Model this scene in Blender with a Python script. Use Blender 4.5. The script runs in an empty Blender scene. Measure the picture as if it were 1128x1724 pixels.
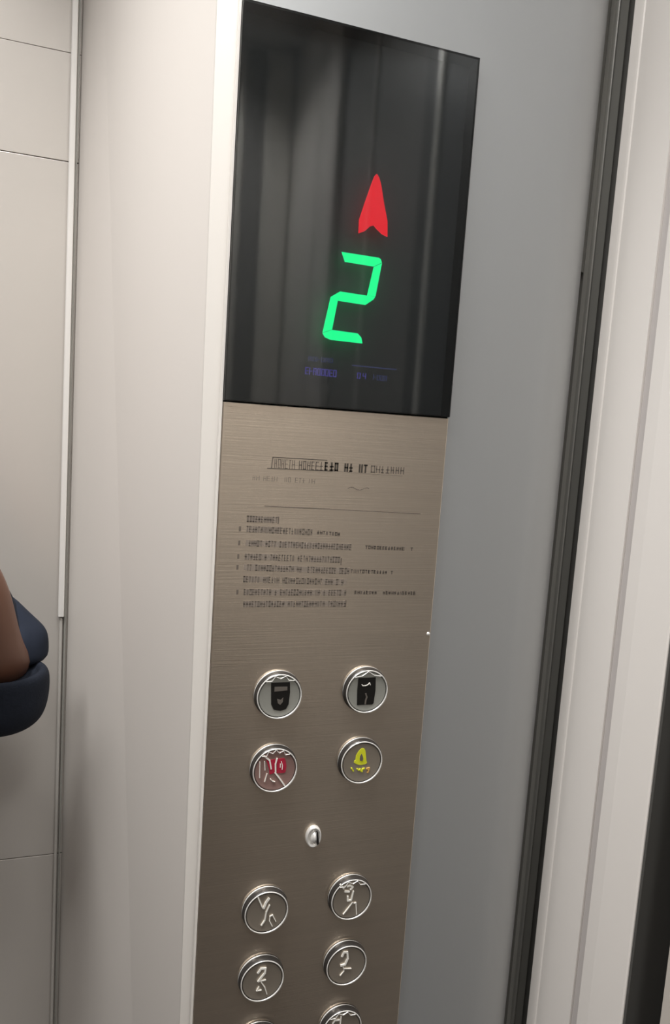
import bpy, bmesh, math, random
from mathutils import Vector, Matrix
random.seed(7)
S = bpy.context.scene
C = S.collection

# ------------------------------------------------------------------ camera
cam_d = bpy.data.cameras.new('camera'); cam = bpy.data.objects.new('camera', cam_d); C.objects.link(cam)
right = Vector((0.9464443626, -0.3159146452, 0.0666408690))
down = Vector((0.0258124423, -0.1317061664, -0.9909526747))
fwd = Vector((0.3218334760, 0.9396017362, -0.1164980302))
M = Matrix((right, -down, -fwd)).transposed().to_4x4()
M.translation = Vector((-0.1018, -0.5889, 1.3820))
cam.matrix_world = M
cam_d.sensor_fit = 'VERTICAL'; cam_d.sensor_height = 24.0; cam_d.lens = 24.0 * 1235.46 / 1724.0
cam_d.clip_start = 0.02
S.camera = cam
# ------------------------------------------------------------------ world, exposure
w = bpy.data.worlds.new('world'); S.world = w; w.use_nodes = True
w.node_tree.nodes['Background'].inputs[0].default_value = (0.9, 0.95, 1.0, 1)
w.node_tree.nodes['Background'].inputs[1].default_value = 0.05
S.view_settings.view_transform = 'Standard'; S.view_settings.look = 'None'
S.view_settings.gamma = 1.0; S.view_settings.exposure = 0.0
S.view_settings.use_curve_mapping = False
# ceiling lamps (louvred downlights): x, y, size x, size y, watts
LAMPS = [(-0.35, -0.06, 0.22, 0.22, 5.7, 105), (-0.61, -0.33, 0.22, 0.22, 5.6, 120), (0.05, -0.30, 0.22, 0.22, 4.6, 120), (0.05, -1.12, 0.22, 0.22, 6.5, 135)]   # last: spread of the louvre in degrees; lamp by the far wall added to brighten what the plate mirrors
LAMP_COL = (1.0, 0.995, 0.985)

# ------------------------------------------------------------------ materials
def mat(name, col, metallic=0.0, rough=0.5, noise=None, bump=None, coat=0.0, emit=None, spec=0.5, aniso=0.0):
    """noise=(scale vec, amount) colour variation ; bump=(scale vec, strength) fine relief"""
    m = bpy.data.materials.new(name); m.use_nodes = True
    nt = m.node_tree; b = nt.nodes['Principled BSDF']
    b.inputs['Base Color'].default_value = (*col, 1); b.inputs['Metallic'].default_value = metallic
    b.inputs['Roughness'].default_value = rough; b.inputs['Coat Weight'].default_value = coat
    b.inputs['Coat Roughness'].default_value = 0.05
    b.inputs['Specular IOR Level'].default_value = spec; b.inputs['Anisotropic'].default_value = aniso
    if emit:
        b.inputs['Emission Color'].default_value = (*emit[0], 1); b.inputs['Emission Strength'].default_value = emit[1]
    def tex(scale):
        tc = nt.nodes.new('ShaderNodeTexCoord'); mp = nt.nodes.new('ShaderNodeMapping')
        mp.inputs['Scale'].default_value = scale; nt.links.new(tc.outputs['Object'], mp.inputs['Vector'])
        n = nt.nodes.new('ShaderNodeTexNoise'); n.inputs['Scale'].default_value = 1.0
        n.inputs['Detail'].default_value = 3.0; nt.links.new(mp.outputs[0], n.inputs['Vector']); return n
    if noise:
        n = tex(noise[0]); mx = nt.nodes.new('ShaderNodeMix'); mx.data_type = 'RGBA'
        a = noise[1]
        mx.inputs[6].default_value = (*[max(0, c * (1 - a)) for c in col], 1)
        mx.inputs[7].default_value = (*[min(1, c * (1 + a)) for c in col], 1)
        nt.links.new(n.outputs['Fac'], mx.inputs[0]); nt.links.new(mx.outputs[2], b.inputs['Base Color'])
    if bump:
        n = tex(bump[0]); bp = nt.nodes.new('ShaderNodeBump'); bp.inputs['Strength'].default_value = bump[1]
        bp.inputs['Distance'].default_value = 0.001
        nt.links.new(n.outputs['Fac'], bp.inputs['Height']); nt.links.new(bp.outputs[0], b.inputs['Normal'])
    return m

cream = mat('cream_enamel', (0.74, 0.69, 0.64), 0.0, 0.42, noise=((3, 3, 2), 0.02))
strip_m = mat('cream_edge', (0.71, 0.67, 0.62), 0.0, 0.35)
wall_m = mat('satin_wall_sheet', (0.66, 0.615, 0.565), 0.45, 0.32, noise=((4, 4, 3), 0.03))
grey_m = mat('grey_satin_steel', (0.40, 0.407, 0.408), 0.45, 0.42, noise=((9, 9, 0.4), 0.08))
steel = mat('brushed_steel', (0.80, 0.69, 0.57), 0.97, 0.33, noise=((6, 6, 160), 0.07), bump=((15, 15, 900), 0.12))
chrome = mat('bright_chrome', (0.93, 0.91, 0.87), 0.4, 0.25)
collar_m = mat('dark_collar', (0.035, 0.032, 0.030), 0.2, 0.3)
cap_m = mat('button_steel', (0.46, 0.40, 0.33), 0.75, 0.42)
cap_pale = mat('button_pale_steel', (0.50, 0.50, 0.45), 0.6, 0.35)
cap_red = mat('button_ruddy', (0.40, 0.25, 0.22), 0.5, 0.35)
black = mat('black_plastic', (0.008, 0.007, 0.006), 0, 0.3)
mark_m = mat('pale_marking', (0.90, 0.87, 0.80), 0.0, 0.35)
red_m = mat('red_marking', (0.42, 0.02, 0.05), 0, 0.4)
yel_m = mat('yellow_marking', (0.70, 0.72, 0.03), 0, 0.4)
or_m = mat('orange_marking', (0.62, 0.36, 0.10), 0, 0.4)
grey_mark = mat('grey_marking', (0.16, 0.14, 0.12), 0.2, 0.4)
ink = mat('dark_etched_print', (0.055, 0.045, 0.035), 0, 0.5)
ink2 = mat('faint_etched_print', (0.17, 0.14, 0.115), 0.2, 0.5)
ink3 = mat('faintest_etched_print', (0.25, 0.21, 0.175), 0.4, 0.45)
dark_m = mat('dark_channel_steel', (0.34, 0.33, 0.30), 0.3, 0.4)
dark_l = mat('channel_bead_steel', (0.42, 0.41, 0.38), 0.5, 0.35)
blk_m = mat('black_gap', (0.012, 0.012, 0.011), 0.0, 0.6)
jamb_m = mat('jamb_enamel', (0.78, 0.735, 0.69), 0.0, 0.40, noise=((3, 3, 2), 0.02))
trim_m = mat('polished_trim', (0.85, 0.82, 0.78), 0.3, 0.3)
floor_m = mat('floor_vinyl', (0.04, 0.034, 0.03), 0, 0.5, noise=((40, 40, 40), 0.3))
ceil_m = mat('ceiling_sheet', (0.65, 0.64, 0.64), 0, 0.5)
far_m = mat('far_sheet', (0.84, 0.80, 0.75), 0.1, 0.45)
far_d = mat('far_dark_sheet', (0.30, 0.29, 0.28), 0.1, 0.4)
board_m = mat('display_board', (0.085, 0.089, 0.097), 0, 0.6)
green_e = mat('green_led', (0.0, 0.3, 0.1), 0, 0.5, emit=((0.0, 1.0, 0.29), 1.55))
red_e = mat('red_led', (0.3, 0.0, 0.0), 0, 0.5, emit=((1.0, 0.002, 0.020), 1.12))
violet_e = mat('violet_lcd', (0.02, 0.02, 0.1), 0, 0.5, emit=((0.085, 0.07, 0.36), 0.8))
violet_d = mat('dim_lcd', (0.02, 0.02, 0.1), 0, 0.5, emit=((0.05, 0.06, 0.15), 0.6))
lamp_e = mat('lamp_diffuser', (0.9, 0.9, 0.9), 0, 0.5)
skin_m = mat('brown_skin', (0.15, 0.065, 0.037), 0, 0.5, noise=((30, 30, 30), 0.08))
navy = mat('navy_cloth', (0.011, 0.014, 0.022), 0, 0.85, noise=((60, 60, 60), 0.25), bump=((400, 400, 400), 0.5), spec=0.2)
navy_lit = mat('lit_navy_cloth', (0.013, 0.017, 0.028), 0, 0.8, noise=((60, 60, 60), 0.25), spec=0.2)  # navy raised a little to paint the bluish highlight on the fold
trouser_m = mat('dark_trouser_cloth', (0.02, 0.02, 0.025), 0, 0.9, spec=0.2)
hair_m = mat('black_hair', (0.01, 0.008, 0.007), 0, 0.95, bump=((300, 300, 60), 0.8))
eye_m = mat('eye_white', (0.7, 0.68, 0.65), 0, 0.2)
lip_m = mat('lip', (0.20, 0.07, 0.055), 0, 0.45)
shoe_m = mat('shoe_leather', (0.015, 0.012, 0.01), 0, 0.35)

# tinted display glass: clear dark pane with a fresnel reflection
glass_m = bpy.data.materials.new('tinted_glass'); glass_m.use_nodes = True
nt = glass_m.node_tree; nt.nodes.clear()
o_ = nt.nodes.new('ShaderNodeOutputMaterial'); mx = nt.nodes.new('ShaderNodeMixShader')
tr = nt.nodes.new('ShaderNodeBsdfTransparent'); tr.inputs[0].default_value = (0.80, 0.82, 0.82, 1)
gl = nt.nodes.new('ShaderNodeBsdfGlossy'); gl.inputs['Roughness'].default_value = 0.05
fr = nt.nodes.new('ShaderNodeFresnel'); fr.inputs[0].default_value = 1.62
nt.links.new(fr.outputs[0], mx.inputs[0]); nt.links.new(tr.outputs[0], mx.inputs[1])
nt.links.new(gl.outputs[0], mx.inputs[2]); nt.links.new(mx.outputs[0], o_.inputs[0])

# ------------------------------------------------------------------ helpers
def link(name, bm, m, parent=None, smooth=False, autos=None):
    me = bpy.data.meshes.new(name)
    bmesh.ops.recalc_face_normals(bm, faces=bm.faces[:])
    bm.to_mesh(me); bm.free()
    if isinstance(m, (list, tuple)):
        for q in m: me.materials.append(q)
    else: me.materials.append(m)
    if smooth:
        for p in me.polygons: p.use_smooth = True
    o = bpy.data.objects.new(name, me); C.objects.link(o)
    if parent: o.parent = parent
    return o
def empty(name, loc=(0, 0, 0)):
    o = bpy.data.objects.new(name, None); C.objects.link(o); o.location = loc; o.empty_display_size = 0.05; return o
def tag(o, label=None, cat=None, group=None, kind=None):
    if label: o['label'] = label
    if cat: o['category'] = cat
    if group: o['group'] = group
    if kind: o['kind'] = kind
    return o
def box(bm, x0, x1, y0, y1, z0, z1, bev=0.0, mi=0):
    r = bmesh.ops.create_cube(bm, size=1.0)
    for v in r['verts']:
        v.co = Vector(((x0 + x1) / 2 + v.co.x * (x1 - x0), (y0 + y1) / 2 + v.co.y * (y1 - y0), (z0 + z1) / 2 + v.co.z * (z1 - z0)))
    fs = list({f for v in r['verts'] for f in v.link_faces})
    for f in fs: f.material_index = mi
    if bev:
        es = list({e for v in r['verts'] for e in v.link_edges})
        bmesh.ops.bevel(bm, geom=es, offset=bev, segments=2, affect='EDGES', profile=0.5)
    return bm
def prism_z(pts, z0, z1, top=None):
    """closed outline (x,y) extruded from z0 to z1; top: optional other outline at z1"""
    bm = bmesh.new(); top = top or pts
    a = [bm.verts.new((x, y, z0)) for x, y in pts]; b = [bm.verts.new((x, y, z1)) for x, y in top]
    n = len(pts)
    for i in range(n): bm.faces.new((a[i], a[(i + 1) % n], b[(i + 1) % n], b[i]))
    bm.faces.new(a[::-1]); bm.faces.new(b)
    return bm
def plate_y(bm, pts, y0, y1, mi=0):
    """outline in x,z given thickness from y0 (back) to y1 (front)"""
    a = [bm.verts.new((x, y0, z)) for x, z in pts]; b = [bm.verts.new((x, y1, z)) for x, z in pts]
    n = len(pts); fs = []
    for i in range(n): fs.append(bm.faces.new((a[i], a[(i + 1) % n], b[(i + 1) % n], b[i])))
    fs.append(bm.faces.new(a[::-1])); fs.append(bm.faces.new(b))
    for f in fs: f.material_index = mi
    return bm
def lathe(bm, prof, cx=0, cz=0, seg=56, mi=0, close=False):
    """profile of (radius, y); axis along y"""
    rings = []
    for r, y in prof:
        if r < 1e-7: rings.append([bm.verts.new((cx, y, cz))])
        else: rings.append([bm.verts.new((cx + r * math.cos(2 * math.pi * k / seg), y, cz + r * math.sin(2 * math.pi * k / seg))) for k in range(seg)])
    pairs = list(zip(rings[:-1], rings[1:]))
    if close: pairs.append((rings[-1], rings[0]))
    for A, B in pairs:
        for k in range(seg):
            j = (k + 1) % seg
            if len(A) == 1 and len(B) == 1: continue
            if len(A) == 1: f = bm.faces.new((A[0], B[j], B[k]))
            elif len(B) == 1: f = bm.faces.new((A[k], A[j], B[0]))
            else: f = bm.faces.new((A[k], A[j], B[j], B[k]))
            f.material_index = mi
    return bm
def torus_prof(R, y, r, n=10, sy=1.0):
    return [(R + r * math.cos(2 * math.pi * k / n), y + sy * r * math.sin(2 * math.pi * k / n)) for k in range(n)]
def tube(bm, pts, radii, seg=10, mi=0, flat=1.0):
    """tapered tube through 3D points"""
    pts = [Vector(p) for p in pts]; n = len(pts)
    if not isinstance(radii, (list, tuple)): radii = [radii] * n
    rings = []; up = Vector((0, -1, 0))
    for i, p in enumerate(pts):
        d = (pts[min(i + 1, n - 1)] - pts[max(i - 1, 0)]).normalized()
        a = d.cross(up)
        if a.length < 1e-4: a = d.cross(Vector((1, 0, 0)))
        a.normalize(); b = d.cross(a).normalized()
        rings.append([bm.verts.new(p + radii[i] * (math.cos(2 * math.pi * k / seg) * a + flat * math.sin(2 * math.pi * k / seg) * b)) for k in range(seg)])
    for A, B in zip(rings[:-1], rings[1:]):
        for k in range(seg):
            f = bm.faces.new((A[k], A[(k + 1) % seg], B[(k + 1) % seg], B[k])); f.material_index = mi
    for R_ in (rings[0][::-1], rings[-1]):
        f = bm.faces.new(R_); f.material_index = mi
    return bm

# ------------------------------------------------------------------ the cab shell
ZT = 2.30; XL = -1.15; YF = -1.35; XD = 0.376; YB = 0.40
bm = bmesh.new(); box(bm, XL - .05, 0.60, YF - .05, YB + .05, -0.05, 0.0)
tag(link('floor', bm, floor_m), 'dark speckled vinyl cab floor', None, None, 'structure')
bm = bmesh.new(); box(bm, XL - .05, 0.60, YF - .05, YB + .05, ZT, ZT + .05)
tag(link('ceiling', bm, ceil_m), 'pale sheet metal cab ceiling', None, None, 'structure')

wb = bmesh.new(); box(wb, XL - .05, 0.60, YB + .004, YB + .05, 0, ZT)
wb = tag(link('wall_back', wb, blk_m), 'pale satin sheet wall behind the column, in panels with thin dark joints', None, None, 'structure')
seams = [0.0, 0.7847, 1.6762, 1.7994, ZT]
for k in range(4):
    for (xa, xb) in ((XL, -0.66), (-0.657, -0.1)):
        bm = bmesh.new(); g = 0.0007 if k != 2 else 0.0005
        g2 = 0.0003 if k in (2, 3) else g
        box(bm, xa, xb, YB, YB + .005, seams[k] + (0.0003 if k == 3 else g), seams[k + 1] - (0.0003 if k == 2 else g), 0.0003)
        link('wall_panel', bm, wall_m, wb)

wl = bmesh.new(); box(wl, XL - .05, XL, YF, YB + .004, 0, ZT)
wl = tag(link('wall_left', wl, mat('brown_sheet', (0.13, 0.11, 0.10), 0.2, 0.5)), 'brown sheet wall left of the camera', None, None, 'structure')
wf = bmesh.new(); box(wf, XL - .05, 0.60, YF - .05, YF, 0, ZT)
wf = tag(link('wall_front', wf, far_d), 'far side wall, its grey and dark upright panels invented for display reflections', None, None, 'structure')
xs_ = [XL + .001, -0.80, -0.45, -0.14, 0.10, 0.17, 0.205, 0.25, 0.30, 0.372]  # panel widths and tones invented to mirror as streaks in the display
for i in range(len(xs_) - 1):
    bm = bmesh.new(); box(bm, xs_[i] + .002, xs_[i + 1] - .002, YF, YF + (.012 if i % 2 else .02), 0.002, ZT - .002, 0.003)
    link('wall_panel', bm, far_m if i in (0, 1, 2, 4, 6, 8) else far_d, wf)

added_dado_m = mat('added_dark_dado', (0.10, 0.085, 0.07), 0.1, 0.5)  # unseen dark band invented to darken the faceplate's lower reflection
bm = bmesh.new(); box(bm, XL + .001, .372, YF + .0205, YF + .030, 0.002, 0.86, .002); link('added_dado', bm, added_dado_m, wf)
# ------------------------------------------------------------------ column carrying the panel
col_e = empty('wall_column', (0, 0, 0)); tag(col_e, 'upright sheet metal column that carries the operating panel', None, None, 'structure')
# cream side (front edge slightly tapered), cream edge strip, grey front with rounded corner
def side(z, t):
    xa = -0.0185 * t + -0.0095 * (1 - t)
    return [(-0.1205, 0.3995), (-0.1165, 0.3995), (0.0, 0.031), (0.0, 0.019), (xa + .0016, 0.0182)]
link('side_sheet', prism_z(side(0, -0.6), 0.001, ZT - .001, side(0, 1.6)), cream, col_e)
def strip(t):
    xa = -0.0185 * t + -0.0095 * (1 - t)
    return [(xa + .0016, 0.0180), (xa + .0019, 0.0160), (-0.0022, 0.0032), (-0.0003, 0.0024), (-0.0003, 0.0180)]
link('edge_strip', prism_z(strip(-0.6), 0.001, ZT - .001, strip(1.6)), strip_m, col_e)
pts = [(0.2003, 0.03), (0.2003, 0.003)]
R0 = 0.075; xc = 0.2856
for k in range(17):
    t = math.radians(64 * k / 16); pts.append((xc + R0 * math.sin(t), 0.003 + R0 * (1 - math.cos(t))))
pts += [(pts[-1][0], 0.20), (pts[-1][0] - .003, 0.20), (pts[-1][0] - .003, 0.075), (xc - .01, 0.03)]
fr_o = link('front_sheet', prism_z(pts, 0.001, ZT - .001), grey_m, col_e)
for p in fr_o.data.polygons: p.use_smooth = len(p.vertices) == 4
try:
    fr_o.data.set_sharp_from_angle(angle=math.radians(30))
except Exception: pass
for za, zb_ in ((0.001, 0.5995), (1.6943, ZT - .001)):
    bm = bmesh.new(); box(bm, 0.0003, 0.2003, 0.003, 0.03, za, zb_); link('front_sheet', bm, grey_m, col_e)
# back filler of the column so that it is solid
bm = prism_z([(-0.112, 0.397), (0.002, 0.031), (0.29, 0.031), (0.338, 0.07), (0.338, 0.397)], 0.001, ZT - .001)
link('column_core', bm, blk_m, col_e)

# polished trim where the column meets the wall, with a dark seal
bm = bmesh.new(); box(bm, -0.1318, -0.1245, 0.388, 0.3995, 1.115, ZT - .001, 0.0012)
t1 = tag(link('trim_1', bm, trim_m), 'bright upright trim between wall sheet and column', None, None, 'structure')
bm = bmesh.new(); box(bm, -0.1300, -0.1262, 0.391, 0.3995, 0.001, 1.113, 0.001)
link('trim_lower_length', bm, mat('dimmed_trim', (0.55, 0.52, 0.48), 0.3, 0.4), t1)  # lower trim darkened in colour for the weaker light down there
bm = bmesh.new(); box(bm, -0.1243, -0.1222, 0.392, 0.3995, 0.001, ZT - .001)
link('seal', bm, dark_m, t1)

# ------------------------------------------------------------------ dark channel between column and door frame
ch = empty('trim_2', (0, 0, 0)); tag(ch, 'dark upright metal channel between grey column and pale door frame', None, None, 'structure')
def vert_piece(name, pts, m, parent, z0=0.001, z1=ZT - .001): return link(name, prism_z(pts, z0, z1), m, parent)
vert_piece('channel_back', [(0.3555, 0.10), (0.3555, 0.086), (0.43, 0.086), (0.43, 0.10)], mat('deep_channel_steel', (0.28, 0.27, 0.25), 0.3, 0.5), ch)
vert_piece('channel_face', [(0.3800, 0.0855), (0.3800, 0.076), (0.3995, 0.074), (0.3995, 0.0855)], dark_m, ch)
# bead with rounded nose
bp = [(0.3845, 0.0755)] + [(0.3866 + 0.0021 * math.cos(math.radians(a)), 0.0745 - 0.0035 * math.sin(math.radians(a))) for a in range(180, -1, -20)] + [(0.3887, 0.0752)]
b_ = vert_piece('channel_bead', bp, dark_l, ch)
vert_piece('gap_filler', [(0.3545, 0.0855), (0.3545, 0.062), (0.3795, 0.076), (0.3795, 0.0855)], dark_m, ch, 1.556)

# ------------------------------------------------------------------ door frame and door in the wall right of the column
wr = tag(link('wall_right', prism_z([(0.44, 0.0), (0.44, YF), (0.60, YF), (0.60, 0.39), (0.44, 0.39)], 0.001, ZT - .001), blk_m), 'wall holding the lift door on the right', None, None, 'structure')
door = empty('door_1', (0.40, -0.5, 0)); tag(door, 'lift door with pale stepped frame right of the operating panel', None, None, 'structure')
def dpiece(name, pts, m, z0=0.001, z1=ZT - .001):
    o = link(name, prism_z([(x - 0.40, y + 0.5) for x, y in pts], z0, z1), m, door); return o
dpiece('frame_upright', [(0.3725, 0.030), (0.3742, 0.0215), (0.3748, 0.0195), (0.3758, 0.0185), (0.3783, -0.030), (0.4395, -0.030), (0.4395, 0.030)], jamb_m, z1=ZT - .001)
dpiece('frame_joint', [(0.3805, -0.0303), (0.3805, -0.0445), (0.4395, -0.0445), (0.4395, -0.0303)], mat('shaded_joint_enamel', (0.52, 0.48, 0.46), 0, 0.5), z1=ZT - .001)  # groove coloured darker than the jamb to paint in its shadow strip
dpiece('frame_upright', [(0.3744, -0.0448), (0.3737, -0.060), (0.3750, -0.0995), (0.3762, -0.101), (0.4395, -0.101), (0.4395, -0.0448)], jamb_m, z1=ZT - .001)
dpiece('door_recess', [(0.425, -0.1013), (0.425, -0.1368), (0.4395, -0.1368), (0.4395, -0.1013)], mat('painted_recess_shade', (0.05, 0.048, 0.045), 0.2, 0.5))  # dark colour paints in the shade of the recess
dpiece('gap_shade_strip', [(0.3772, -0.1012), (0.3772, -0.1040), (0.4245, -0.1040), (0.4245, -0.1012)], mat('painted_gap_shade', (0.075, 0.072, 0.066), 0, 0.6))  # dark strip over the lit jamb end, standing in for gap shade
dpiece('frame_streak_trim', [(0.3715, -1.081), (0.3715, -1.093), (0.3755, -1.093), (0.3755, -1.081)], trim_m)  # bright upright added so its reflection streaks the display glass
dpiece('leaf_streak_trim', [(0.3745, -0.455), (0.3745, -0.470), (0.3788, -0.470), (0.3788, -0.455)], trim_m)  # leaf uprights likewise added for reflected streaks
dpiece('leaf_streak_trim', [(0.3850, -0.765), (0.3850, -0.775), (0.3890, -0.775), (0.3890, -0.765)], trim_m)
y = -0.1372
dpiece('door_leaf', [(0.385, y), (0.3775, y - .0045), (0.3770, -0.20), (0.4395, -0.20), (0.4395, y)], mat('leaf_enamel', (0.55, 0.50, 0.45), 0, 0.45))
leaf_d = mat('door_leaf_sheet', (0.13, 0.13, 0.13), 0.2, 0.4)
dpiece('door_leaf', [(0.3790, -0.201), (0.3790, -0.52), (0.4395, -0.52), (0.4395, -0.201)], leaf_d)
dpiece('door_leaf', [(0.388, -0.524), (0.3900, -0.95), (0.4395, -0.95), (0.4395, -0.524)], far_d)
dpiece('frame_upright', [(0.374, -0.955), (0.374, -1.08), (0.4395, -1.08), (0.4395, -0.955)], jamb_m)
dpiece('frame_upright', [(0.376, -1.084), (0.376, YF + .003), (0.4395, YF + .003), (0.4395, -1.084)], jamb_m)

# ------------------------------------------------------------------ operating panel
panel = empty('operating_panel', (0.10, 0, 1.15))
tag(panel, 'lift operating panel of brushed steel with black display, etched notice and round buttons', 'control panel')
PO = Vector((0.10, 0, 1.15))
def P_(name, bm, m, parent=None, smooth=False, org=PO):
    """link a part built in world coordinates under the panel (or one of its parts)"""
    for v in bm.verts: v.co -= org
    o = link(name, bm, m, parent or panel, smooth); return o
W = 0.2; ZTOP = 1.6940; ZS = 1.3958; ZB = 0.60
bm = bmesh.new(); box(bm, 0.0, W, 0.0, 0.0029, ZB, ZS - .0006, 0.0006)
P_('faceplate', bm, steel)
# display: black box, board, lit digits, tinted glass
bm = bmesh.new()
box(bm, 0.0002, W - .0002, 0.0140, 0.0160, ZS, ZTOP); 
disp = P_('display', bm, board_m)
bm = bmesh.new(); box(bm, 0.0, W, -0.0024, -0.0012, ZS + .0003, ZTOP, 0.0003)
P_('display_glass', bm, glass_m, disp)
for v in (0,):
    bm = bmesh.new()
    box(bm, 0.0001, 0.0012, -0.0012, 0.0140, ZS + .0003, ZTOP); box(bm, W - .0012, W - .0001, -0.0012, 0.0140, ZS + .0003, ZTOP)
    box(bm, 0.0012, W - .0012, -0.0012, 0.0140, ZTOP - .0012, ZTOP); box(bm, 0.0012, W - .0012, -0.0012, 0.0140, ZS + .0003, ZS + .0014)
    P_('display_rim', bm, black, disp)
A = [(0.1174, 1.5892), (0.1196, 1.5868), (0.1218, 1.5816), (0.1254, 1.5676), (0.1297, 1.5536), (0.1307, 1.5412), (0.1255, 1.5428), (0.1208, 1.5461), (0.1181, 1.5485), (0.115, 1.5475), (0.1104, 1.5429), (0.1052, 1.5404), (0.1048, 1.551), (0.1087, 1.565), (0.1136, 1.5814), (0.1156, 1.5872)]
bm = bmesh.new(); plate_y(bm, A, 0.0038, 0.0026); P_('up_arrow', bm, red_e, disp)
segs = [[(0.0917, 1.5236), (0.1245, 1.5233), (0.1263, 1.5222), (0.1274, 1.5197), (0.1207, 1.5158), (0.0951, 1.5163)],
        [(0.1275, 1.5194), (0.1238, 1.4918), (0.1165, 1.4917), (0.1207, 1.5155)],
        [(0.0924, 1.4921), (0.1162, 1.4915), (0.1236, 1.4914), (0.1222, 1.4890), (0.1155, 1.4839), (0.0911, 1.4846), (0.0849, 1.487)],
        [(0.0847, 1.4867), (0.0909, 1.4843), (0.0876, 1.4608), (0.0797, 1.4575)],
        [(0.0797, 1.4572), (0.0874, 1.4605), (0.1104, 1.4599), (0.1138, 1.4568), (0.1151, 1.4522), (0.0872, 1.4524), (0.0820, 1.4540)]]
for s in segs:
    bm = bmesh.new(); plate_y(bm, s, 0.0038, 0.0026); P_('digit_segment', bm, green_e, disp)
# dim violet read-out under the digit
def bars(bm, x0, x1, z0, z1, n, y=0.0034, fill=.8, tilt=0.0):
    wd = (x1 - x0) / n
    for i in range(n):
        a = x0 + i * wd; k = random.choice((0, 1, 2, 3)); e = wd * fill; zz = tilt * i / n
        t = min(.0007, wd * .3); h0, h1 = z0 + zz, z1 + zz
        box(bm, a, a + t, y - .0004, y, h0, h1)
        if k != 1: box(bm, a, a + e, y - .0004, y, h1 - t, h1)
        if k in (0, 3): box(bm, a + e - t, a + e, y - .0004, y, h0, h1)
        if k in (1, 2, 3): box(bm, a, a + e, y - .0004, y, (h0 + h1) / 2 - t / 2, (h0 + h1) / 2 + t / 2)
        if k in (0, 2): box(bm, a, a + e, y - .0004, y, h0, h0 + t)
bm = bmesh.new(); bars(bm, 0.0668, 0.0948, 1.4226, 1.4284, 8, tilt=-.0003)
for (dx) in (0.0,):
    # "04"
    def seg04(x, four):
        t = .0006; h0, h1 = 1.4228, 1.4278; e = .0030
        if not four:
            box(bm, x, x + t, .0030, .0034, h0, h1); box(bm, x, x + e, .0030, .0034, h0, h0 + t); box(bm, x, x + e, .0030, .0034, h1 - t, h1)
            box(bm, x + e - t, x + e, .0030, .0034, h0, h1)
        else:
            box(bm, x, x + t, .0030, .0034, (h0 + h1) / 2, h1); box(bm, x, x + e, .0030, .0034, (h0 + h1) / 2 - t / 2, (h0 + h1) / 2 + t / 2)
            box(bm, x + e - t, x + e, .0030, .0034, h0, h1)
    seg04(0.1126, False); seg04(0.1176, True)
P_('readout_figures', bm, violet_e, disp)
bm = bmesh.new(); bars(bm, 0.1272, 0.1405, 1.4230, 1.4276, 4, tilt=-.0006); bars(bm, 0.0688, 0.0910, 1.4336, 1.4374, 6)
box(bm, 0.1075, 0.1480, .0030, .0034, 1.4328, 1.4339)
P_('dim_readout', bm, violet_d, disp)

# etched notice
def glyphs(bm, x0, x1, zt0, zt1, h, adv, mi, gap=0.12, bold=.00035):
    """row of small unreadable characters; top edge runs from zt0 to zt1"""
    x = x0
    while x < x1 - adv * .5:
        f = (x - x0) / (x1 - x0); zt = zt0 + (zt1 - zt0) * f
        if random.random() < gap: x += adv; continue
        wq = adv * random.uniform(.6, .85); k = random.randint(0, 6); b = bold
        def q(a, c, d, e): box(bm, x + a * wq, x + c * wq, -.00022, .0001, zt - h + d * h, zt - h + e * h, 0, mi)
        th = b / wq; tv = b / h
        if k in (0, 1, 2, 3, 6): q(0, th, 0, 1)
        if k in (0, 2, 4): q(0, 1, 1 - tv, 1)
        if k in (0, 2, 5): q(0, 1, 0, tv)
        if k in (1, 2, 3, 5): q(0, 1, .5 - tv / 2, .5 + tv / 2)
        if k in (0, 1, 3, 6): q(1 - th, 1, 0, 1)
        if k in (4, 5): q(.5 - th / 2, .5 + th / 2, 0, 1)
        x += adv
def line(bm, xa, za, xb, zb_, t, mi):
    plate_y(bm, [(xa, za - t), (xb, zb_ - t), (xb, zb_), (xa, za)], .0001, -.00022, mi)
bm = bmesh.new()
# heading
line(bm, .0425, 1.3532, .0900, 1.3530, .0006, 0); line(bm, .0425, 1.3532, .0427, 1.3450, .0006, 0)
plate_y(bm, [(.0425, 1.3532), (.0433, 1.3532), (.0425, 1.3440), (.0417, 1.3440)], .0001, -.00022, 1)
glyphs(bm, .0445, .0620, 1.3518, 1.3514, .0075, .0030, 1, .0, .0005)
glyphs(bm, .0655, .0880, 1.3512, 1.3510, .0072, .0036, 1, .05, .0008)
glyphs(bm, .0880, .1290, 1.3512, 1.3506, .0072, .0044, 0, .12, .0014)
glyphs(bm, .1300, .1640, 1.3502, 1.3500, .0062, .0046, 1, .15, .0009)
line(bm, .0385, 1.3440, .0953, 1.3440, .0006, 0)
# faint lines behind
line(bm, .0953, 1.3440, .160, 1.3425, .0003, 2)
glyphs(bm, .024, .080, 1.3375, 1.3365, .004, .003, 2, .3, .0003)
for k in range(9): line(bm, .110 + k * .0022, 1.3300 + .0012 * math.sin(k), .112 + k * .0022, 1.3300 + .0012 * math.sin(k + 1), .0006, 1)
line(bm, .0235, 1.3115, .095, 1.3118, .0003, 2); line(bm, .0380, 1.3128, .1802, 1.3098, .0006, 1)
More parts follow.
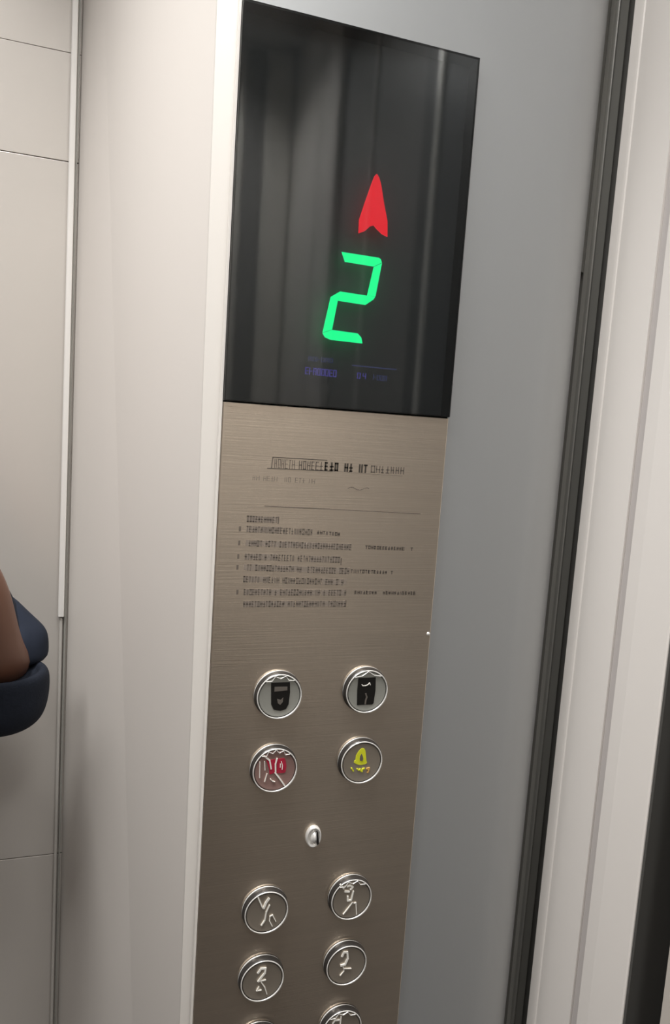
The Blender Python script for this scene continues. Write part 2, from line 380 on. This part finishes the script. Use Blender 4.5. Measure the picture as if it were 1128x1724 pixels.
# body rows: x0, x1, top z left, top z right, faintness, bullet?
rows = [(.0240, .0500, 1.3040, 1.3035, 2, False, None), (.0240, .0850, 1.2955, 1.2935, 2, True, (.085, .1056, 1)),
        (.0240, .1180, 1.2838, 1.2812, 2, True, (.130, .1770, 1)), (.0238, .1088, 1.2724, 1.2700, 2, True, None),
        (.0236, .1180, 1.2634, 1.2600, 2, True, (.118, .1598, 1)), (.0236, .1157, 1.2534, 1.2500, 2, False, None),
        (.0246, .1150, 1.2424, 1.2410, 2, True, (.1230, .1836, 1)), (.0247, .1155, 1.2322, 1.2312, 2, False, None)]
for (xa, xb, za, zb2, mi, bul, ex) in rows:
    x_ = xa; segs_ = max(2, int((xb - xa) / .022))
    for q_ in range(segs_):
        wq_ = (xb - xa) / segs_; zq = za + (zb2 - za) * q_ / segs_
        if random.random() < .9: plate_y(bm, [(x_, zq - .0050), (x_ + wq_ * .96, zq - .0051), (x_ + wq_ * .96, zq - .0002), (x_, zq)], .0001, -.00012, 3)
        x_ += wq_
    glyphs(bm, xa, xb, za, zb2, .0052, .0024, mi, .10, .00075)
    if bul: box(bm, xa - .0062, xa - .0046, -.00022, .0001, za - .0046, za - .0004, 0, 1)
    if ex: glyphs(bm, ex[0], ex[1], zb2 - .0008, zb2 - .0022, .0032, .0027, ex[2], .12, .0008)
# small ticks that end some of the rows
for (xx, zz) in ((.0500, 1.3038), (.1080, 1.2690), (.1148, 1.2318)): box(bm, xx, xx + .0011, -.00022, .0001, zz - .006, zz, 0, 1)
P_('etched_notice', bm, [ink, ink2, ink3, mat('etched_band', (0.46, 0.39, 0.33), 0.75, 0.5)])

# small screw at the right edge of the plate
bm = bmesh.new(); lathe(bm, [(0, -.0012), (.0012, -.001), (.0017, 0)], .1977, 1.1991, 16)
P_('edge_screw', bm, chrome, smooth=True)

# key switch : oval chrome bezel, recessed barrel and key slot
def oval(bm, prof, cx, cz, sx, sz, seg=40):
    b2 = bmesh.new(); lathe(b2, prof, 0, 0, seg)
    for v in b2.verts: v.co = Vector((cx + v.co.x * sx, v.co.y, cz + v.co.z * sz))
    me = bpy.data.meshes.new('tmp'); b2.to_mesh(me); b2.free(); bm.from_mesh(me); bpy.data.meshes.remove(me); return bm
bm = oval(bmesh.new(), [(.0, -.0012), (.0072, -.0012), (.0082, -.0035), (.0095, -.0032), (.0103, .0)], .0997, 1.0147, .72, 1.0)
ks = P_('key_switch', bm, chrome, smooth=True)
tag(ks, 'small oval chrome key switch below the four icon buttons')
bm = oval(bmesh.new(), [(0, -.0052), (.0045, -.0045), (.0060, -.0020), (.0064, -.0008)], .1003, 1.0142, .62, .9)
P_('key_barrel', bm, chrome, ks, True)
bm = bmesh.new(); plate_y(bm, [(.1010, 1.0205), (.1026, 1.0205), (.1040, 1.0100), (.1024, 1.0082)], -.003, -.0056)
P_('key_slot', bm, black, ks)

# push buttons
XS = (.0588, .1389); ZR = (1.14995, 1.08381, .95135, .88541, .81948)
def ribbon(bm, pts, wd, y0=0.0, h=.0005, mi=0):
    """raised flat stroke through x,z points"""
    for i_, ((xa, za), (xb, zb_)) in enumerate(zip(pts[:-1], pts[1:])):
        h = h + 3e-5
        d = Vector((xb - xa, zb_ - za)); 
        if d.length < 1e-6: continue
        d.normalize(); n = Vector((-d.y, d.x)) * wd / 2; e = d * wd * .35
        plate_y(bm, [(xa + n.x - e.x, za + n.y - e.y), (xb + n.x + e.x, zb_ + n.y + e.y), (xb - n.x + e.x, zb_ - n.y + e.y), (xa - n.x - e.x, za - n.y - e.y)], y0, y0 - h, mi)
def make_button(cx, cz, capm, label, marks, squash=1.0, glints=0, rim_var=0.0):
    org = Vector((cx, 0, cz)) 
    bm = lathe(bmesh.new(), [(.0210, .0), (.0210, -.0012), (.0206, -.0018), (.0203, -.0060), (.0197, -.0068), (.0178, -.0070), (.0178, .0)], cx, cz)
    b = bpy.data.objects.new('push_button', bpy.data.meshes.new('push_button'))
    for v in bm.verts: v.co -= org
    bmesh.ops.recalc_face_normals(bm, faces=bm.faces[:]); bm.to_mesh(b.data); bm.free(); b.data.materials.append(collar_m)
    for p in b.data.polygons: p.use_smooth = True
    b.data.set_sharp_from_angle(angle=math.radians(30))
    C.objects.link(b); b.parent = panel; b.location = org - PO; b['label'] = label
    # outer foot ring; highlight crescent at the upper left is shaped in by thickness
    def ring(R, y, r0, r1, a0, sy=1.0, n=72, m=8):
        bm = bmesh.new(); rs = []
        for k in range(n):
            a = 2 * math.pi * k / n; r = r0 + (r1 - r0) * max(0, math.cos(a - a0)) ** 3
            rs.append([bm.verts.new(((R + r * math.cos(q)) * math.cos(a), y + sy * r * math.sin(q), (R + r * math.cos(q)) * math.sin(a))) for q in [2 * math.pi * j / m for j in range(m)]])
        for k in range(n):
            A_, B_ = rs[k], rs[(k + 1) % n]
            for j in range(m): bm.faces.new((A_[j], A_[(j + 1) % m], B_[(j + 1) % m], B_[j]))
        return bm
    link('foot_ring', ring(.0209, -.0012, .00008, .0007, math.radians(120)), chrome, b, True)
    link('rim', ring(.0192, -.0069, .00055, .0009, math.radians(-50)), chrome, b, True)
    bm = lathe(bmesh.new(), [(0, -.0064), (.0150, -.0064), (.0172, -.0067), (.0188, -.0070), (.0188, -.004), (0, -.004)], 0, 0)
    cap = link('cap', bm, capm, b, True)
    if glints > 1:  # pale zigzag shaping in the glints along the collar top
        bm = bmesh.new(); pp_ = []
        for i in range(glints * 2 + 1):
            a = math.radians(90 + 42 - 84 * i / (glints * 2)); r = .0186 if i % 2 == 0 else .0158
            pp_.append((r * math.cos(a), -.0073, r * math.sin(a)))
        tube(bm, pp_, .00042, 6); link('collar_glints', bm, chrome, b)
    for (nm, kind, m, pts, wd) in marks:
        bm = bmesh.new()
        for pl in pts:
            pl = [(x / 1000, z / 1000) for x, z in pl]
            if kind == 'fill': plate_y(bm, pl, -.0060, -.0064 - wd)
            elif kind == 'loop': ribbon(bm, pl + [pl[0]], wd, -.0062, .0007)
            else: ribbon(bm, pl, wd, -.0062, .0011)
        link(nm, bm, m, b)
    return b
b = make_button(XS[0], ZR[0], cap_pale, 'round button with a black rounded plate icon, upper left of the four icon buttons',
  [('icon', 'fill', black, [[(-8.0, 12.6), (8.5, 12.4), (9.2, 3.5), (8.5, -7.4), (6.4, -11.5), (1.6, -12.8), (-4.5, -11.2), (-6.9, -6.3)]], .0004),
   ('icon_window', 'fill', grey_mark, [[(-4.8, 8.8), (6.4, 8.5), (6.6, 5.4), (-4.8, 4.8)], [(-2.0, -1.9), (1.3, -3.0), (3.3, -1.0), (3.2, -4.7), (1.0, -7.3), (-1.2, -5.6)]], .0008)], glints=3)
b = make_button(XS[1], ZR[0], cap_pale, 'round button with a black upright rectangle icon, upper right of the four icon buttons',
  [('icon', 'fill', black, [[(-9.0, 13.0), (7.4, 12.8), (8.0, 1.1), (7.1, -11.0), (5.9, -12.2), (-8.6, -12.0), (-9.4, 2.0)]], .0004),
   ('icon_mark', 'line', mark_m, [[(-5.4, 6.8), (-4.6, 5.8), (-2.4, 5.7), (0.2, 6.5), (1.7, 8.2), (2.5, 6.3)]], .0006),
   ('icon_slot', 'line', grey_mark, [[(-1.1, -1.9), (0.0, -5.0), (-0.8, -8.2), (-1.0, -11.0)]], .0013)], glints=2)
b = make_button(XS[0], ZR[1], cap_red, 'round button with a red icon crossed by pale lines, lower left of the four icon buttons',
  [('icon', 'fill', red_m, [[(-8.3, 10.0), (-3.5, 9.8), (-0.2, 10.3), (-0.3, -2.4), (-4.6, -3.4), (-5.4, 1.9)], [(1.1, 10.0), (7.6, 10.4), (8.7, 9.2), (10.0, 3.1), (9.5, -2.1), (8.2, -3.2), (1.5, -2.9)]], .0004),
   ('icon_line', 'line', mark_m, [[(-10.7, 14.2), (-5.3, 9.5), (-3.6, 1.9)], [(1.0, 10.5), (0.0, 5.9), (0.5, -1.6)], [(0.3, -2.2), (4.9, -8.2), (9.6, -15.0)]], .0012),
   ('fine_line', 'line', mark_m, [[(-13.9, 8.7), (-13.3, -5.3)], [(-9.8, 8.9), (-9.0, 1.1)], [(-7.0, -2.4), (-8.7, -9.4)], [(5.1, 7.6), (6.3, 4.1), (6.2, 0.4)], [(-3.7, -7.4), (-1.8, -9.5), (0.4, -10.3)], [(4.4, 5.5), (4.4, 2.4)]], .0006)], glints=4)
b = make_button(XS[1], ZR[1], cap_m, 'round alarm button with a yellow bell icon, lower right of the four icon buttons',
  [('bell_icon', 'fill', yel_m, [[(-0.3, 13.5), (1.4, 13.0), (2.7, 11.2), (3.6, 6.0), (4.2, 2.1), (5.2, -0.6), (4.0, -1.7), (1.0, -2.2), (-2.1, -2.1), (-5.2, -1.0), (-7.5, 0.6), (-7.2, 1.8), (-6.2, 2.8), (-6.0, 6.8), (-3.7, 10.8), (-1.8, 12.8)]], .0004),
   ('bell_hollow', 'fill', grey_mark, [[(-0.9, 8.6), (0.4, 6.0), (1.0, 3.3), (0.2, 1.9), (-1.6, 2.0), (-2.3, 3.4), (-2.1, 6.2)]], .0009),
   ('bell_lettering', 'line', yel_m, [[(-3.8, -5.6), (-2.4, -7.0), (-1.1, -6.2), (-0.3, -7.9)], [(0.7, -8.6), (1.2, -6.1), (2.8, -5.9)], [(-9.4, -4.5), (-7.6, -7.2)]], .0011),
   ('orange_lettering', 'line', or_m, [[(5.2, -6.4), (7.5, -6.0), (6.4, -9.8)]], .0014)], glints=1)
make_button(XS[0], ZR[2], cap_m, 'floor button under the key switch, left of the pair, with a forked pale mark',
  [('floor_mark', 'line', mark_m, [[(-8.5, 16.0), (-6.2, 10.8), (-3.9, 5.5)], [(2.2, 6.7), (-0.3, 0.7), (-1.2, -6.9), (-3.9, -11.3)]], .0011),
   ('broad_stroke', 'line', mark_m, [[(1.3, 13.1), (-1.2, 9.3), (-2.8, 4.9)]], .0019),
   ('braille_mark', 'line', mark_m, [[(3.4, -4.8), (3.2, -8.3), (5.9, -13.7)], [(3.3, -4.1), (5.7, -3.1), (9.0, -9.7)]], .0007)])
make_button(XS[1], ZR[2], cap_m, 'floor button under the key switch, right of the pair, with a broken pale mark',
  [('floor_mark', 'line', mark_m, [[(-11.8, 16.5), (-8.7, 12.4)], [(-5.2, 13.7), (-2.4, 14.6), (0.2, 12.5), (-1.7, 10.3)], [(-7.0, 9.2), (-3.0, 8.3)], [(1.0, 8.0), (-0.3, 0.2)], [(-4.1, 3.7), (-3.8, -0.4), (-0.6, -0.5)]], .0014),
   ('braille_mark', 'line', mark_m, [[(1.0, -2.9), (-2.9, -8.1), (-7.1, -13.3)], [(2.6, -3.9), (4.4, -3.7), (6.0, -15.4)]], .0008)], glints=3)
make_button(XS[0], ZR[3], cap_m, 'floor button in the second floor row, left, with a hooked pale mark',
  [('floor_mark', 'line', mark_m, [[(-4.4, 8.8), (-1.9, 12.4), (2.2, 11.9), (1.7, 7.4), (-1.4, 3.7), (-3.7, 0.5)]], .0016),
   ('braille_mark', 'line', mark_m, [[(-3.9, 0.3), (2.8, 0.6)], [(-0.9, -1.0), (2.5, -6.5), (4.9, -13.5)], [(-3.0, -5.1), (-4.8, -8.6), (-0.7, -8.7)]], .0008)])
make_button(XS[1], ZR[3], cap_m, 'floor button in the second floor row, right, with a curled pale mark',
  [('floor_mark', 'line', mark_m, [[(-5.2, 10.4), (-3.7, 14.2), (-0.4, 13.5), (0.5, 7.1), (-1.7, 1.6), (-5.7, 1.1)]], .0017),
   ('braille_mark', 'line', mark_m, [[(-3.8, 0.2), (-2.4, -5.0), (-5.6, -8.9)], [(-3.1, -2.6), (4.5, -3.8)]], .0007)], glints=1)
make_button(XS[1], ZR[4], cap_m, 'floor button cut by the lower photo edge, right',
  [('floor_mark', 'line', mark_m, [[(-1.9, 14.2), (-2.3, 2.0)], [(-9.5, 9.0), (-7.9, 11.7), (-3.5, 11.1)]], .0012)], glints=3)
make_button(XS[0], ZR[4], cap_m, 'floor button showing only its upper rim at the lower photo edge, left',
  [('floor_mark', 'line', mark_m, [[(-2, 10), (-2, -6)]], .0012)])

# ------------------------------------------------------------------ ceiling lamps
nt = lamp_e.node_tree; b = nt.nodes['Principled BSDF']
b.inputs['Emission Color'].default_value = (*LAMP_COL, 1); b.inputs['Emission Strength'].default_value = 1.0
for i, (x, y, sx, sy, e, spr) in enumerate(LAMPS):
    L = empty('ceiling_light', (x, y, ZT))
    tag(L, 'square flush ceiling light overhead, ' + ['above the column edge', 'above the standing person', 'nearest the lift door', 'added to brighten the far side wall'][i], 'light', 'flush ceiling lights')
    bm = bmesh.new()
    for (a, b2, c, d) in ((-sx / 2 - .02, sx / 2 + .02, -sy / 2 - .02, -sy / 2), (-sx / 2 - .02, sx / 2 + .02, sy / 2, sy / 2 + .02), (-sx / 2 - .02, -sx / 2, -sy / 2, sy / 2), (sx / 2, sx / 2 + .02, -sy / 2, sy / 2)):
        box(bm, a, b2, c, d, -.02, 0)
    link('frame', bm, chrome, L)
    bm = bmesh.new(); box(bm, -sx / 2, sx / 2, -sy / 2, sy / 2, -.012, -.001); link('diffuser', bm, lamp_e, L)
    ld = bpy.data.lights.new('lamp', 'AREA'); ld.shape = 'RECTANGLE'; ld.size = sx; ld.size_y = sy; ld.energy = e
    ld.color = LAMP_COL; ld.spread = math.radians(spr)
    lo = bpy.data.objects.new('lamp', ld); C.objects.link(lo); lo.parent = L; lo.location = (0, 0, -.014)

# ------------------------------------------------------------------ figure added in place of a person's mirror reflection, at the left edge
man = empty('person', (-0.52, 0.26, 0.0))
tag(man, 'figure standing in for a mirrored person at the left edge, with a bare brown forearm raised from a navy rolled sleeve', 'person')
MO = Vector((-0.52, 0.26, 0.0))
def skinned(name, nodes, edges, m, parent, lvl=2, root=0):
    """nodes: (x,y,z,r)|(x,y,z,rx,ry) in world coordinates"""
    me = bpy.data.meshes.new(name); me.from_pydata([tuple(Vector(n[:3]) - MO) for n in nodes], edges, [])
    o = bpy.data.objects.new(name, me); C.objects.link(o); o.parent = parent
    md = o.modifiers.new('s', 'SKIN'); sv = me.skin_vertices[0].data
    for i, n in enumerate(nodes):
        sv[i].radius = (n[3], n[4] if len(n) > 4 else n[3]); sv[i].use_root = (i == root)
    md.use_smooth_shade = True; sd = o.modifiers.new('d', 'SUBSURF'); sd.levels = lvl; sd.render_levels = lvl
    me.materials.append(m)
    return o
def chain(i0, n): return [(i, i + 1) for i in range(i0, i0 + n - 1)]
CX = -0.52; BY = 0.265
E_ = (-0.180, 0.250, 1.085)
wrist = (-0.228, 0.105, 1.300)
nodes = [(CX, BY, 0.96, .100, .075), (CX, BY, 1.10, .100, .075), (CX, BY, 1.25, .13, .095), (CX, BY, 1.38, .12, .085), (CX, BY - .005, 1.46, .055), (CX, BY - .02, 1.53, .05), (CX, BY - .03, 1.58, .055)]
edges = chain(0, 7)
n0 = len(nodes)   # left arm (towards the picture)
nodes += [(CX + .15, BY, 1.40, .052), (-0.270, 0.262, 1.245, .044), (*E_, .036), (-0.190, 0.212, 1.125, .034), (-0.199, 0.165, 1.20, .033), (*wrist, .022), (-0.262, 0.085, 1.335, .027, .024), (-0.278, 0.068, 1.375, .031, .026), (-0.286, 0.056, 1.400, .028, .022)]
edges += [(3, n0)] + chain(n0, 9)
n1 = len(nodes)   # other arm hanging
nodes += [(CX - .15, BY, 1.40, .052), (CX - .21, BY, 1.25, .044), (CX - .235, BY + .01, 1.11, .036), (CX - .24, BY - .03, .98, .030), (CX - .24, BY - .07, .86, .022), (CX - .238, BY - .085, .82, .027, .022), (CX - .236, BY - .095, .775, .030, .025)]
edges += [(3, n1)] + chain(n1, 7)
for s in (-1, 1):
    k = len(nodes)
    nodes += [(CX + s * .09, BY, .88, .085), (CX + s * .10, BY, .68, .070), (CX + s * .10, BY - .01, .48, .052), (CX + s * .10, BY, .30, .050), (CX + s * .10, BY + .01, .10, .034), (CX + s * .105, BY - .06, .045, .036, .03), (CX + s * .11, BY - .14, .03, .03, .02)]
    edges += [(0, k)] + chain(k, 7)
skinned('body', nodes, edges, skin_m, man)
# fingers, each its own short chain rooted in the palm
def fingers(base, dirv, side, nrm, sgn=1):
    base, dirv, side, nrm = Vector(base), Vector(dirv).normalized(), Vector(side).normalized(), Vector(nrm).normalized()
    for i, ln in enumerate((.072, .080, .075, .058)):
        p = base + side * (i - 1.5) * .019; q = p + dirv * ln * .45; r = q + (dirv * .8 + nrm * .6) * ln * .35; t = r + (dirv * .3 + nrm) * ln * .25
        skinned('finger', [(*p, .0095), (*q, .0088), (*r, .008), (*t, .007)], chain(0, 4), skin_m, man, 1)
    p = base - side * .030 - dirv * .05; q = p - side * .022 + dirv * .025 + nrm * .01; r = q - side * .004 + dirv * .028 + nrm * .012
    skinned('thumb', [(*p, .0115), (*q, .0105), (*r, .0085)], chain(0, 3), skin_m, man, 1)
fingers((-0.285, 0.058, 1.392), (-.3, -.35, .85), (.9, -.35, .15), (-.4, -.6, -.2))
fingers((CX - .235, BY - .10, .760), (0.05, -.15, -1), (0, -1, .1), (1, 0, 0))
# clothes: shirt, rolled cuff, trousers, shoes
sh = [(CX, BY, 0.90, .158, .122), (CX, BY, 0.99, .152, .118), (CX, BY, 1.10, .136, .108), (CX, BY, 1.25, .142, .106), (CX, BY, 1.385, .130, .096), (CX, BY - .002, 1.455, .070, .066)]
se = chain(0, 6)
sh += [(CX + .155, BY, 1.40, .062), (-0.268, 0.264, 1.245, .052), (-0.204, 0.262, 1.140, .047), (-0.184, 0.258, 1.080, .044)]
se += [(4, 6)] + chain(6, 4)
sh += [(CX - .155, BY, 1.40, .062), (CX - .212, BY, 1.25, .053), (CX - .236, BY + .01, 1.12, .046), (CX - .242, BY - .01, 1.06, .042)]
se += [(4, 10)] + chain(10, 4)
shirt = skinned('shirt', sh, se, navy, man, 2)
def lump(name, rings, m, parent, smooth=True, seg=28):
    """closed loft: rings of (centre, rx, ry, tilt)"""
    bm = bmesh.new(); R = []
    for (c, rx, ry, wob) in rings:
        R.append([bm.verts.new((c[0] + rx * math.cos(2 * math.pi * k / seg) * (1 + wob * math.sin(3 * 2 * math.pi * k / seg)) - MO.x,
                                c[1] + ry * math.sin(2 * math.pi * k / seg) - MO.y, c[2] - MO.z)) for k in range(seg)])
    for A_, B_ in zip(R[:-1], R[1:]):
        for k in range(seg): bm.faces.new((A_[k], A_[(k + 1) % seg], B_[(k + 1) % seg], B_[k]))
    bm.faces.new(R[0][::-1]); bm.faces.new(R[-1])
    o = link(name, bm, m, parent, smooth); sd = o.modifiers.new('d', 'SUBSURF'); sd.levels = 2; sd.render_levels = 2
    return o
cuff = lump('rolled_cuff', [((-0.186, 0.240, 1.0335), .012, .012, 0), ((-0.186, 0.240, 1.0350), .028, .028, 0), ((-0.185, 0.240, 1.0400), .038, .038, 0), ((-0.184, 0.238, 1.0500), .0455, .045, 0), ((-0.183, 0.236, 1.068), .0490, .048, .01),
      ((-0.183, 0.233, 1.090), .0500, .049, .01), ((-0.184, 0.230, 1.100), .0492, .048, .01), ((-0.185, 0.229, 1.1045), .046, .045, 0), ((-0.186, 0.229, 1.103), .041, .041, 0), ((-0.186, 0.229, 1.092), .037, .037, 0)], navy, man)
lump('sleeve_fold', [((-0.186, 0.262, 1.096), .0500, .034, .0), ((-0.186, 0.264, 1.115), .0495, .034, .02), ((-0.187, 0.266, 1.134), .0500, .034, .0), ((-0.194, 0.268, 1.146), .044, .030, .0), ((-0.204, 0.270, 1.160), .040, .028, 0), ((-0.218, 0.270, 1.180), .036, .028, 0)], navy_lit, man)
tn = [(CX, BY, 1.02, .136, .100), (CX, BY, .90, .142, .108)]; te = [(0, 1)]
for s in (-1, 1):
    k = len(tn); tn += [(CX + s * .09, BY, .82, .092), (CX + s * .10, BY, .66, .080), (CX + s * .10, BY - .01, .48, .066), (CX + s * .10, BY, .28, .062), (CX + s * .10, BY + .005, .10, .058)]
    te += [(1, k)] + chain(k, 5)
skinned('trousers', tn, te, trouser_m, man, 2)
for s in (-1, 1):
    skinned('shoe', [(CX + s * .10, BY + .03, .046, .044), (CX + s * .105, BY - .06, .044, .046, .042), (CX + s * .11, BY - .16, .036, .044, .034)], chain(0, 3), shoe_m, man, 2)
# head
bm = bmesh.new(); bmesh.ops.create_uvsphere(bm, u_segments=40, v_segments=28, radius=1)
HC = Vector((CX, BY - .045, 1.635))
for v in bm.verts:
    x, y, z = v.co
    k = 1.0 - .26 * max(0, -z) ** 1.5
    fy = y
    v.co = Vector((x * .076 * k, fy * .098 * (1 - .12 * max(0, -z)), z * .118))
    if y < 0:
        v.co.y += -.020 * math.exp(-((v.co.x / .011) ** 2)) * math.exp(-(((v.co.z + .018) / .020) ** 2))     # nose
        v.co.y += .008 * math.exp(-(((abs(v.co.x) - .032) / .016) ** 2)) * math.exp(-(((v.co.z - .006) / .014) ** 2))  # eye sockets
        v.co.y += -.006 * math.exp(-((v.co.x / .022) ** 2)) * math.exp(-(((v.co.z + .055) / .012) ** 2))  # mouth
        v.co.y += -.008 * math.exp(-((v.co.x / .025) ** 2)) * math.exp(-(((v.co.z + .092) / .016) ** 2))  # chin
    v.co += HC - MO
head = link('head', bm, skin_m, man, True)
def ball(name, c, r, m, parent):
    bm = bmesh.new(); bmesh.ops.create_uvsphere(bm, u_segments=18, v_segments=12, radius=1)
    for v in bm.verts: v.co = Vector((v.co.x * r[0] + c[0], v.co.y * r[1] + c[1], v.co.z * r[2] + c[2])) - MO
    return link(name, bm, m, parent, True)
for s in (-1, 1):
    e = ball('eye', (HC.x + s * .031, HC.y - .080, HC.z + .006), (.0115, .0085, .006), eye_m, head)
    ball('ear', (HC.x + s * .076, HC.y + .005, HC.z - .004), (.010, .020, .032), skin_m, head)
    ball('eyebrow', (HC.x + s * .032, HC.y - .086, HC.z + .026), (.018, .006, .004), hair_m, head)
    ball('pupil', (HC.x + s * .031, HC.y - .0885, HC.z + .006), (.0052, .003, .0052), hair_m, head)
ball('mouth', (HC.x, HC.y - .094, HC.z - .053), (.023, .007, .007), lip_m, head)
bm = bmesh.new(); bmesh.ops.create_uvsphere(bm, u_segments=36, v_segments=24, radius=1)
for v in bm.verts:
    x, y, z = v.co
    zz = z if (z > .38 or y > .25) else max(z, .38 - .0) if y < 0 else z
    v.co = Vector((x * .084, y * .107, (zz if zz > -.35 else -.35) * .128 + .006)) + Vector((0, .010, 0)) + HC - MO
link('hair', bm, hair_m, man, True)
